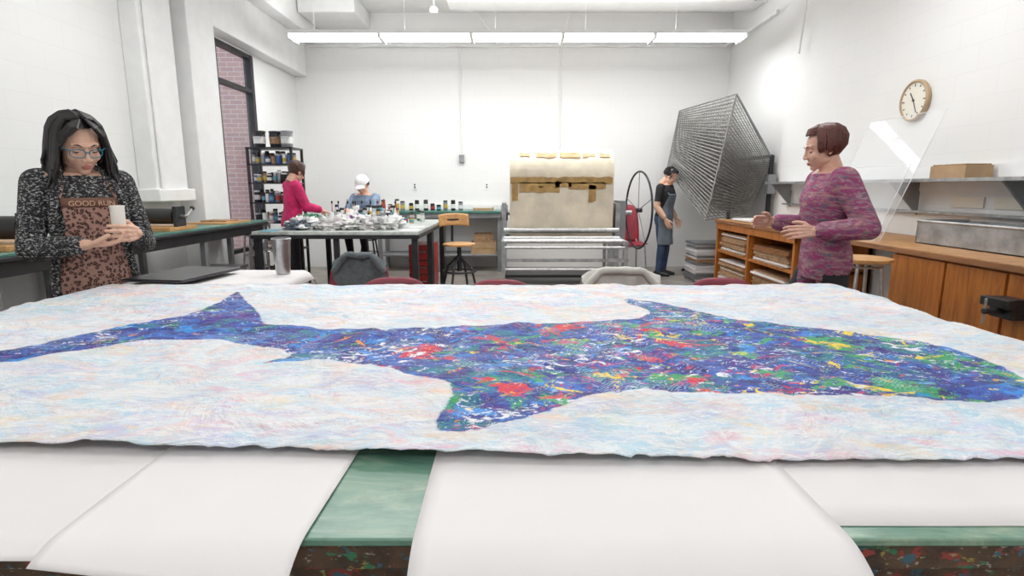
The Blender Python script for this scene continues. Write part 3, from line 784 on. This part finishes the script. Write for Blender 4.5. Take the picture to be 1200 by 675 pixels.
# ------------------------------------------------------------------ PEOPLE
def V(*a): return Vector(a)
def hand_prims(b,wr,d,n,t,curl,sc=1,spread=.08,thumb=.6,m=m_skin):
    d=d.normalized(); n=(n-d*n.dot(d)).normalized(); tt=d.cross(n)
    if tt.dot(t)<0: tt=-tt
    t=tt
    L=[.072,.08,.074,.058]; rr=[.0088,.009,.0086,.0078]
    offs=[.030,.010,-.011,-.030]; kn=[.088,.092,.088,.080]
    for i in range(4):
        k=wr+(d*kn[i]+t*offs[i])*sc
        b.tube([wr+t*offs[i]*.55*sc-d*.01*sc,wr+(d*.045+t*offs[i]*.85)*sc,k],[.014*sc,.0135*sc,.0105*sc],m,10)
        dd=(d+t*(spread*(1.5-i)*.5)).normalized(); p=k; pts=[k-dd*.01*sc]; c=curl[i] if hasattr(curl,'__len__') else curl
        ang=0
        for j,f in enumerate((.45,.31,.24)):
            ang+=c*(.8 if j==0 else 1.0)
            v=dd*math.cos(ang)+n*math.sin(ang); p=p+v*L[i]*f*sc*1.05
            pts.append(p)
        r=rr[i]*sc; b.tube(pts,[r*1.08,r*1.02,r*.96,r*.8],m,10)
        for q,rq in zip(pts[1:],(1.05,1.0,.8)): b.ell(q,r*rq,m,10,8)
    b.ell(wr+d*.05*sc+n*.006*sc,(.02*sc,.02*sc,.02*sc),m,12,8)
    p0=wr+(d*.022+t*.022)*sc; a=thumb
    v1=(d*.62+t*.75+n*.35*a).normalized(); v2=(d*.82+t*.30+n*.6*a).normalized(); v3=(d*.85+t*.05+n*.75*a).normalized()
    p1=p0+v1*.038*sc;p2=p1+v2*.032*sc;p3=p2+v3*.026*sc
    b.tube([p0,p1,p2,p3],[.015*sc,.0118*sc,.0105*sc,.0085*sc],m,10)
    for q,rq in ((p0,.015),(p1,.0118),(p2,.0105),(p3,.0085)): b.ell(q,rq*sc,m,10,8)

def remesh(b,name,voxel,sm,classify,mats,parent,M=None):
    o=b.build(name+'_tmp',smooth=False)
    md=o.modifiers.new('r','REMESH'); md.mode='VOXEL'; md.voxel_size=voxel; md.use_smooth_shade=True
    s=o.modifiers.new('s','SMOOTH'); s.factor=.5; s.iterations=sm
    dg=bpy.context.evaluated_depsgraph_get(); dg.update()
    me=bpy.data.meshes.new_from_object(o.evaluated_get(dg)); me.name=name
    bpy.data.objects.remove(o,do_unlink=True)
    me.materials.clear()
    for m in mats: me.materials.append(m)
    nP=len(me.polygons); c=np.zeros(nP*3); me.polygons.foreach_get('center',c); c=c.reshape(-1,3)
    idx=classify(c) if classify else np.zeros(nP,int)
    me.polygons.foreach_set('material_index',idx.astype(np.int32))
    me.shade_smooth()
    if M is not None: me.transform(M)
    ob=bpy.data.objects.new(name,me); scene.collection.objects.link(ob); ob.parent=parent
    return ob

def make_head(parent,M,skin,hairm,style,glasses=False,voxel=.003,eyes_down=True):
    b=MB()
    b.ell((0,-.012,.025),(.074,.092,.088),skin,24,16)
    b.ell((0,.026,-.030),(.060,.062,.070),skin,24,16)
    b.ell((0,.030,-.060),(.046,.055,.048),skin,20,12)
    b.ell((0,.064,-.094),(.021,.019,.017),skin,14,10)
    for s in (-1,1):
        b.ell((s*.036,.056,-.030),(.024,.024,.024),skin,14,10)
        b.ell((s*.036,.018,-.062),(.022,.036,.026),skin,14,10)
        b.ell((s*.0115,.096,-.034),(.0085,.010,.0075),skin,10,8)
        b.ell((s*.077,-.006,-.012),(.007,.017,.030),skin,14,10)
    b.tube([(-.046,.066,.024),(-.02,.080,.025),(0,.083,.022),(.02,.080,.025),(.046,.066,.024)],.009,skin,8)
    b.tube([(0,.082,.018),(0,.091,-.008),(0,.101,-.030)],[.007,.0085,.0110],skin,10)
    b.ell((0,.100,-.032),(.0105,.010,.009),skin,10,8)
    b.ell((0,.084,-.062),(.021,.012,.0050),skin,14,8); b.ell((0,.083,-.071),(.017,.012,.006),skin,14,8)
    b.tube([(0,-.02,-.05),(0,-.035,-.13),(0,-.04,-.16)],[.05,.048,.05],skin,16)
    def cl(c):
        i=np.zeros(len(c),int)
        lip=(c[:,1]>.083)&((np.abs(c[:,0])/.021)**2+((c[:,2]+.0665)/.0095)**2<1)
        i[lip]=1; return i
    remesh(b,'head',voxel,3,cl,[skin,m_lip],parent,M)
    b=MB(); b.M=M
    for s in (-1,1):
        b.ell((s*.030,.0655,-.001),.0125,m_eyew,14,10)
        b.ell((s*.030,.0735,-.005),(.0062,.0055,.0062),m_iris,12,8)
        b.ell((s*.030,.0655,.0005),.0138,skin,18,16,None,(lambda d:d.z>-.36) if eyes_down else (lambda d:d.z>.35))
        b.ell((s*.030,.0655,-.0015),.0136,skin,18,16,None,lambda d:d.z<-.62)
        zl=-.0046 if eyes_down else .0045
        b.tube([(s*.030+dx,.0655+math.sqrt(max(0,.0144**2-dx*dx-zl*zl)),zl-abs(dx)*.02) for dx in (-.0125,-.008,-.003,.003,.008,.0125)],.0013,m_hair,6)
        b.tube([(s*.014,.087,.022),(s*.028,.086,.029),(s*.046,.072,.025)],[.0028,.003,.0015],hairm,6)
    b.build('face_details',parent=parent)
    if glasses:
        b=MB(); b.M=M
        for s in (-1,1):
            pts=[]
            for i in range(24):
                a=2*math.pi*i/24; x=.0255*math.copysign(abs(math.cos(a))**.75,math.cos(a)); z=.0175*math.copysign(abs(math.sin(a))**.75,math.sin(a))
                pts.append((s*.0315+x,.097-abs(s*.0315+x)**2*4,-.005+z))
            b.tube(pts,.0019,m_teal,8,True)
            b.tube([(s*.056,.085,.006),(s*.074,.06,.006),(s*.079,.0,.004),(s*.080,-.015,-.012)],.0019,m_teal,6)
        b.tube([(-.008,.098,.0),(0,.101,.003),(.008,.098,.0)],.0019,m_teal,6)
        b.build('eyeglasses',parent=parent)
    g=(M.to_3x3().normalized().inverted()@Vector((0,0,-1)))
    b=MB(); b.M=M; C=Vector((0,-.016,.032)); RR=Vector((.083,.101,.094))
    def surf(az,el,k=1):
        d=Vector((math.sin(az)*math.cos(el),math.cos(az)*math.cos(el),math.sin(el)))
        return C+Vector((d.x*RR.x,d.y*RR.y,d.z*RR.z))*k
    rnd=random.Random(3)
    if style=='long':
        b.ell(C,RR,hairm,36,28,None,lambda d:(d.z>.66 or d.y<.05 or (d.y<.45 and d.z>.30 and abs(d.x)>.5)))
        for i in range(120):
            az=R(rnd.uniform(60,300)); s=1 if az<math.pi else -1
            P0=Vector((.012*s,.02+rnd.uniform(-.07,.03),.128))
            P1=surf(az,R(50),1.05); P2=surf(az,R(8),1.10)
            L=rnd.uniform(.13,.22)
            out=Vector((math.sin(az),math.cos(az),0))*.014
            P3=P2+g*L*.45+out; P4=P2+g*L*.85+out*rnd.uniform(.8,2.6); P5=P2+g*L*1.05+out*rnd.uniform(.5,3.5)+Vector((rnd.uniform(-.014,.014),rnd.uniform(-.014,.014),0))
            b.tube([P0,P1,surf(az,R(28),1.09),P2,P3,P4,P5],[.006,.010,.011,.012,.011,.008,.002],hairm,7)
        for s in (-1,1):
            for k in range(14):
                f=k/13
                b.tube([(.012*s,.055-.03*f,.124),(s*(.030+.02*f),.086-.03*f,.100-.005*f),(s*(.062+.012*f),.068-.02*f,.060),(s*.084,.047-.03*f,.005),Vector((s*.092,.037-.03*f,-.03))+g*.06,Vector((s*.092,.037-.03*f,-.03))+g*(.13+.03*f)],[.005,.008,.009,.009,.008,.002],hairm,7)
    elif style=='bob':
        b.ell(C,RR*1.06,hairm,36,28,None,lambda d:(d.z>.5 or d.y<.1))
        for i in range(90):
            az=R(rnd.uniform(62,298)); P2=surf(az,R(5),1.08); L=rnd.uniform(.04,.085)
            b.tube([surf(az,R(80),1.03),surf(az,R(50),1.07),surf(az,R(28),1.10),P2,P2+g*L*.6,P2+g*L-Vector((math.sin(az),math.cos(az),0))*.018],[.008,.012,.013,.013,.010,.003],hairm,7)
        for k in range(14):
            az=R(-60+k*120/13); b.tube([surf(az*.4,R(80),1.04),surf(az*.8,R(52),1.08),surf(az,R(34),1.06)],[.008,.012,.004],hairm,7)
    else:
        b.ell(C,RR*1.04,hairm,36,28,None,lambda d:(d.z>.52 or (d.y<.12 and d.z>-.45)))
        for i in range(80):
            az=R(rnd.uniform(65,295)); el=R(rnd.uniform(-20,60)); b.tube([surf(az,el+.3,1.02),surf(az,el,1.06),surf(az,el-.3,1.03)],[.006,.010,.003],hairm,6)
        for k in range(14):
            az=R(-55+k*110/13); b.tube([surf(az*.4,R(80),1.03),surf(az*.8,R(56),1.08),surf(az,R(36),1.05)],[.008,.011,.003],hairm,7)
    b.build('hair',parent=parent)
    if style=='cap':
        b=MB(); b.M=M
        b.ell(C+Vector((0,0,.012)),RR*1.12,m_capw,30,20,None,lambda d:d.z>.12)
        def bill(u,v):
            a=(u-.5)*2; y=.085+.085*v*(1-.35*a*a); return (a*.075*(1-.1*v),y-.03*a*a,.060-.02*a*a-.018*v)
        b.grid(bill,12,8,m_capw); b.ell((0,-.016,.15),.008,m_capw)
        b.ring(C+Vector((0,0,.026)),RR.x*1.125,.006,m_capw,'z',32,RR.y*1.125)
        b.build('baseball_cap',parent=parent,solid=.002)

def person(name,loc,yaw,J,secs,lab,mats,head,hands,skin,hairm,style,glasses=False,thick=0,voxel=.007,hvox=.003,hs=1.0):
    E=empty(name,(loc[0],loc[1],0),yaw)
    b=MB(); sk=skin
    b.loft(secs,sk,28)
    segs=[]
    def limb(pts,rad,label):
        b.tube(pts,rad,sk,14)
        for p,r in zip(pts,rad): b.ell(p,r*.995,sk,14,10)
        L=len(pts)-1
        for i in range(L): segs.append((pts[i],pts[i+1],rad[i],rad[i+1],i/L,(i+1)/L,label))
    for s,k in ((1,'R'),(-1,'L')):
        sh,el,wr=J['sh'+k],J['el'+k],J['wr'+k]; T=thick
        base=V(0,sh.y*.6,sh.z+.005)
        b.tube([base,sh],[.06,.058+T],sk,14)
        limb([sh,sh.lerp(el,.5),el],[.056+T,.048+T,.041+T],'uarm')
        limb([el,el.lerp(wr,.35),el.lerp(wr,.8)],[.041+T,.041+T,.033+T],'fore')
        limb([el.lerp(wr,.78),wr],[.027,.023],'wrist')
        hp,kn,an=J['hp'+k],J['kn'+k],J['an'+k]
        limb([hp,hp.lerp(kn,.5),kn],[.090,.080,.060],'thigh')
        limb([kn,kn.lerp(an,.3),an],[.060,.059,.042],'shin')
        ft=J.get('ft'+k,V(0,1,0)); a0=an+V(0,0,-.045)
        b.tube([a0-ft*.05,a0+ft*.04+V(0,0,-.003),a0+ft*.15+V(0,0,-.012)],[.040,.042,.030],sk,14); b.ell(a0+ft*.15+V(0,0,-.012),(.04,.04,.028),sk)
        b.ell(a0-ft*.04,.038,sk); segs.append((a0-ft*.05,a0+ft*.18,.042,.042,0,1,'shoe'))
    nb=J['neck']; hc=J['head']
    b.tube([nb-V(0,.0,.05),nb,nb.lerp(hc,.55)],[.062,.052,.048],sk,16)
    segs.append((nb,hc,.05,.05,0,1,'neck'))
    for i in range(len(secs)-1):
        a,c=secs[i],secs[i+1]; segs.append((V(*a[:3]),V(*c[:3]),min(a[3],.14),min(c[3],.14) if c[3]>.08 else .08,0,1,'torso'))
    def cl(c):
        best=np.full(len(c),1e9); idx=np.zeros(len(c),int)
        for (p,q,r0,r1,t0,t1,l) in segs:
            p=np.array(p);q=np.array(q); e=q-p; w=c-p; t=np.clip((w@e)/(e@e+1e-9),0,1)
            d=np.linalg.norm(w-t[:,None]*e,axis=1)/(r0+(r1-r0)*t)
            T=t0+(t1-t0)*t
            mi=lab(l,T,c)
            u=d<best; best=np.where(u,d,best); idx=np.where(u,mi,idx)
        return idx
    remesh(b,'body',voxel,4,cl,mats,E)
    hb=MB()
    for k,(d,n,t,curl,th) in hands.items(): hand_prims(hb,J['wr'+k],d,n,t,curl,hs,thumb=th,m=skin)
    if hands: remesh(hb,'hands',hvox,2,None,[skin],E)
    M=Matrix.Translation(hc)@Matrix.Rotation(head[0],4,'Z')@Matrix.Rotation(head[2],4,'Y')@Matrix.Rotation(-head[1],4,'X')@Matrix.Scale(head[3],4)
    make_head(E,M,skin,hairm,style,glasses,hvox)
    return E
def base_secs(s=1,fat=1,lean=0):
    L=[(.80,.150,.105,0),(.88,.172,.118,-.005),(.95,.168,.115,-.005),(1.03,.148,.104,0),(1.10,.142,.102,.005),(1.18,.155,.112,.008),(1.26,.168,.118,.010),(1.33,.172,.105,.002),(1.38,.150,.085,-.005),(1.42,.09,.065,0)]
    return [(0,(cy+lean*max(0,(z-.9)))*s,z*s,rx*s*fat,ry*s*fat) for z,rx,ry,cy in L]
def apron(secs,z0,z1,off,m,wid,flare=0):
    zs=[q[2] for q in secs]
    def at(z):
        if z<=zs[0]: return secs[0]
        for a,c in zip(secs,secs[1:]):
            if z<=c[2]:
                f=(z-a[2])/(c[2]-a[2]); return tuple(a[i]*(1-f)+c[i]*f for i in range(5))
        return secs[-1]
    b=MB()
    def fn(u,v):
        z=z0+(z1-z0)*v; q=at(z); w=wid(v); a=(u-.5)*2*w
        o=off+flare*max(0,(.85-z)); f=.006*noise.noise(Vector((u*9,v*3,0)))*(1.6-v)
        return (q[0]+(q[3]+o+f)*math.sin(a),q[1]+(q[4]+o+f)*math.cos(a),z)
    b.grid(fn,36,40,m); return b,at,fn

# 1. woman in leopard apron
J=dict(shR=V(.155,-.005,1.35),elR=V(.225,.045,1.06),wrR=V(.060,.250,1.085),
       shL=V(-.155,-.005,1.35),elL=V(-.225,.02,1.06),wrL=V(-.125,.255,1.125),
       hpR=V(.085,0,.86),knR=V(.09,.02,.47),anR=V(.10,-.01,.075),hpL=V(-.085,0,.86),knL=V(-.09,.02,.47),anL=V(-.10,-.01,.075),
       neck=V(0,-.005,1.405),head=V(0,.045,1.525))
secs=base_secs(.985,.97)
def lab1(l,T,c):
    n=len(c)
    if l in('uarm','torso','fore'): r=np.full(n,1)
    elif l in('wrist','neck'): r=np.zeros(n,int)
    elif l in('thigh','shin'): r=np.full(n,2)
    else: r=np.full(n,3)
    if l=='torso': r=np.where((c[:,2]>1.385),0,r)
    return r
E=person('woman_in_leopard_apron',(-2.01,2.63),R(230),J,secs,lab1,[m_skin,m_kn,m_trs,m_black],(R(4),R(24),R(3),1.08),
  {'R':(V(-.88,.48,.0),V(0,-.10,1),V(.4,.9,.1),[.42,.5,.5,.5],.7),'L':(V(.62,.78,.06),V(.80,-.60,0),V(0,0,1),[.5,.55,.6,.62],.9)},
  m_skin,m_hair,'long',True,thick=.010,voxel=.006,hvox=.0022)
b,at,fn=apron(secs,.45,1.285,.016,m_leo,lambda v:1.15 if v<.55 else 1.15-.50*min(1,(v-.55)/.3),.05)
for s in (0,1):
    p=Vector(fn(s,1)); k=(1 if s else -1); b.tube([p,p+V(-.02*k,-.02,.06),V(.06*k,-.01,1.41),V(.03*k,-.07,1.42)],.008,m_leo,8)
m_hem=mat('brown_hem',(.16,.075,.05),.8)
def band(u,v):
    p=Vector(fn(u,.950+.05*v)); return p+V(0,.003,0)
b.grid(band,24,2,m_hem)
b.build('apron',parent=E,solid=.002,sharp=70)
b=MB()
for s in (-1,1):
    pts=[]
    for i in range(10):
        z=.80+.06*i
        q=at(z); a=s*(1.0 if z<1.13 else 1.0-.35*(z-1.13)/.21)
        pts.append((q[0]+(q[3]+.022)*math.sin(a),q[1]+(q[4]+.022)*math.cos(a),z))
    pts.append((s*.075,.02,1.405)); pts.append((s*.06,-.05,1.43))
    b.tube(pts,.019,m_kn,10)
b.tube([(-.06,-.05,1.43),(0,-.075,1.435),(.06,-.05,1.43)],.019,m_kn,10)
b.build('cardigan_placket',parent=E)
cu=bpy.data.curves.new('apron_text','FONT'); cu.body='GOOD RUN'; cu.size=.032; cu.extrude=.0008; cu.align_x='CENTER'; cu.materials.append(mat('tan_print',(.62,.40,.26),.7))
to=bpy.data.objects.new('apron_text',cu); scene.collection.objects.link(to); to.parent=E; to.rotation_euler=(R(90),0,R(180)); to.location=(0,.1475,1.250)
b=MB(); c=V(-.052,.298,1.118)
b.lathe([(.023,0),(.026,.004),(.028,.125),(.030,.134),(.027,.135),(.025,.128)],c,m_cream,24); b.build('paper_cup',parent=E)

# 2. woman in patterned sweater (mid-stride, side-on)
J=dict(shR=V(.17,.02,1.365),elR=V(.25,.04,1.09),wrR=V(.17,.27,1.12),
       shL=V(-.17,-.01,1.37),elL=V(-.27,-.12,1.11),wrL=V(-.235,.14,1.09),
       hpR=V(.085,.02,.86),knR=V(.09,.18,.49),anR=V(.10,.22,.08),hpL=V(-.085,-.02,.86),knL=V(-.09,-.06,.47),anL=V(-.10,-.30,.12),
       neck=V(0,.02,1.43),head=V(0,.065,1.555))
secs=base_secs(1,1.12,.04)
def lab2(l,T,c):
    n=len(c)
    if l in('uarm','fore'): r=np.full(n,1)
    elif l=='torso': r=np.where(c[:,2]>1.41,0,1)
    elif l in('wrist','neck'): r=np.zeros(n,int)
    elif l in('thigh','shin'): r=np.where(c[:,2]>.84,1,2)
    else: r=np.full(n,3)
    return r
person('woman_in_patterned_sweater',(1.87,3.3),R(78),J,secs,lab2,[m_skin2,m_sw,m_trs,m_black],(R(0),R(14),0,1.04),
  {'R':(V(-.3,.9,.05),V(-.9,0,-.3),V(0,0,1),.4,.5),'L':(V(.05,.95,-.05),V(.9,0,-.3),V(0,0,1),.4,.5)},m_skin2,m_hairr,'bob',False,thick=.020)

# 3. woman in magenta top
J=dict(shR=V(.165,.03,1.35),elR=V(.22,.12,1.10),wrR=V(.14,.33,1.05),
       shL=V(-.165,.03,1.35),elL=V(-.22,.12,1.10),wrL=V(-.14,.33,1.05),
       hpR=V(.085,-.02,.87),knR=V(.09,.0,.47),anR=V(.10,-.03,.08),hpL=V(-.085,-.02,.87),knL=V(-.09,.0,.47),anL=V(-.10,-.03,.08),
       neck=V(0,.05,1.40),head=V(0,.10,1.525))
secs=base_secs(.985,1.05,.10)
person('woman_in_magenta_top',(-2.78,7.05),R(308),J,secs,lab2,[m_skin2,m_mag,m_trs,m_black],(R(15),R(28),0,1.04),
  {'R':(V(-.2,.9,-.3),V(-.3,0,-.9),V(-.9,0,0),.3,.4),'L':(V(.2,.9,-.3),V(.3,0,-.9),V(.9,0,0),.3,.4)},m_skin2,m_hairb,'bob',False,thick=.016)

# 4. seated student in white cap
J=dict(shR=V(.165,.06,1.185),elR=V(.23,.20,.98),wrR=V(.08,.40,1.0),
       shL=V(-.165,.06,1.185),elL=V(-.23,.20,.98),wrL=V(-.08,.40,1.0),
       hpR=V(.085,0,.735),knR=V(.12,.38,.73),anR=V(.12,.30,.33),hpL=V(-.085,0,.735),knL=V(-.12,.38,.73),anL=V(-.12,.30,.33),
       neck=V(0,.075,1.235),head=V(0,.125,1.36))
secs=[(x,y,z-.175,rx,ry) for (x,y,z,rx,ry) in base_secs(1,1.02,.15)]
def lab4(l,T,c):
    n=len(c)
    if l=='uarm': r=np.full(n,1)
    elif l=='fore': r=np.where(T>.55,0,1)
    elif l=='torso': r=np.where(c[:,2]>1.225,0,1)
    elif l in('wrist','neck'): r=np.zeros(n,int)
    elif l in('thigh','shin'): r=np.full(n,2)
    else: r=np.full(n,3)
    return r
person('student_in_white_cap',(-2.10,8.15),R(165),J,secs,lab4,[m_skin,m_denim,m_trs,m_black],(R(10),R(30),0,1.04),
  {'R':(V(-.5,.8,-.2),V(-.5,0,-.8),V(-.8,0,0),.45,.5),'L':(V(.5,.8,-.2),V(.5,0,-.8),V(.8,0,0),.45,.5)},m_skin,m_hair,'cap',False,thick=.014)

# 5. man in slate apron
J=dict(shR=V(.18,.0,1.33),elR=V(.23,-.02,1.05),wrR=V(.20,.12,.86),
       shL=V(-.18,.0,1.33),elL=V(-.23,-.02,1.05),wrL=V(-.20,.12,.86),
       hpR=V(.085,0,.85),knR=V(.09,.02,.46),anR=V(.10,-.01,.08),hpL=V(-.085,0,.85),knL=V(-.09,.02,.46),anL=V(-.10,-.01,.08),
       neck=V(0,.02,1.385),head=V(0,.075,1.495))
secs=base_secs(.97,1.06,.05)
def lab5(l,T,c):
    n=len(c)
    if l=='uarm': r=np.where(T>.75,0,1)
    elif l=='torso': r=np.where(c[:,2]>1.37,0,np.where(c[:,2]<.86,2,1))
    elif l in('wrist','neck','fore'): r=np.zeros(n,int)
    elif l in('thigh','shin'): r=np.full(n,2)
    else: r=np.full(n,3)
    return r
E=person('man_in_slate_apron',(2.31,8.50),R(232),J,secs,lab5,[m_skin,m_tee,m_jean,m_black],(R(15),R(35),0,1.04),
  {'R':(V(-.1,.4,-.85),V(-1,0,0),V(0,.7,.6),.4,.4),'L':(V(.1,.4,-.85),V(1,0,0),V(0,.7,.6),.4,.4)},m_skin,m_hair,'short',False,thick=.006)
b,at,fn=apron(secs,.48,1.24,.014,m_apr,lambda v:1.6 if v<.6 else 1.6-.8*min(1,(v-.6)/.35),.06)
for s in (0,1):
    p=Vector(fn(s,1)); k=(1 if s else -1); b.tube([p,V(.07*k,.0,1.39),V(.03*k,-.05,1.40)],.007,m_apr,8)
b.build('apron',parent=E,solid=.002,sharp=70)

# ------------------------------------------------------------------ world & camera
w=bpy.data.worlds.new('World'); scene.world=w; w.use_nodes=True
bg=w.node_tree.nodes['Background']; bg.inputs[0].default_value=(.88,.90,.97,1); bg.inputs[1].default_value=1.4
cam=bpy.data.cameras.new('Camera'); cam.sensor_width=36; cam.lens=19.5; cam.clip_start=.02
co=bpy.data.objects.new('Camera',cam); scene.collection.objects.link(co); co.location=(0,0,1.33); co.rotation_euler=(R(79.75),0,0)
scene.camera=co
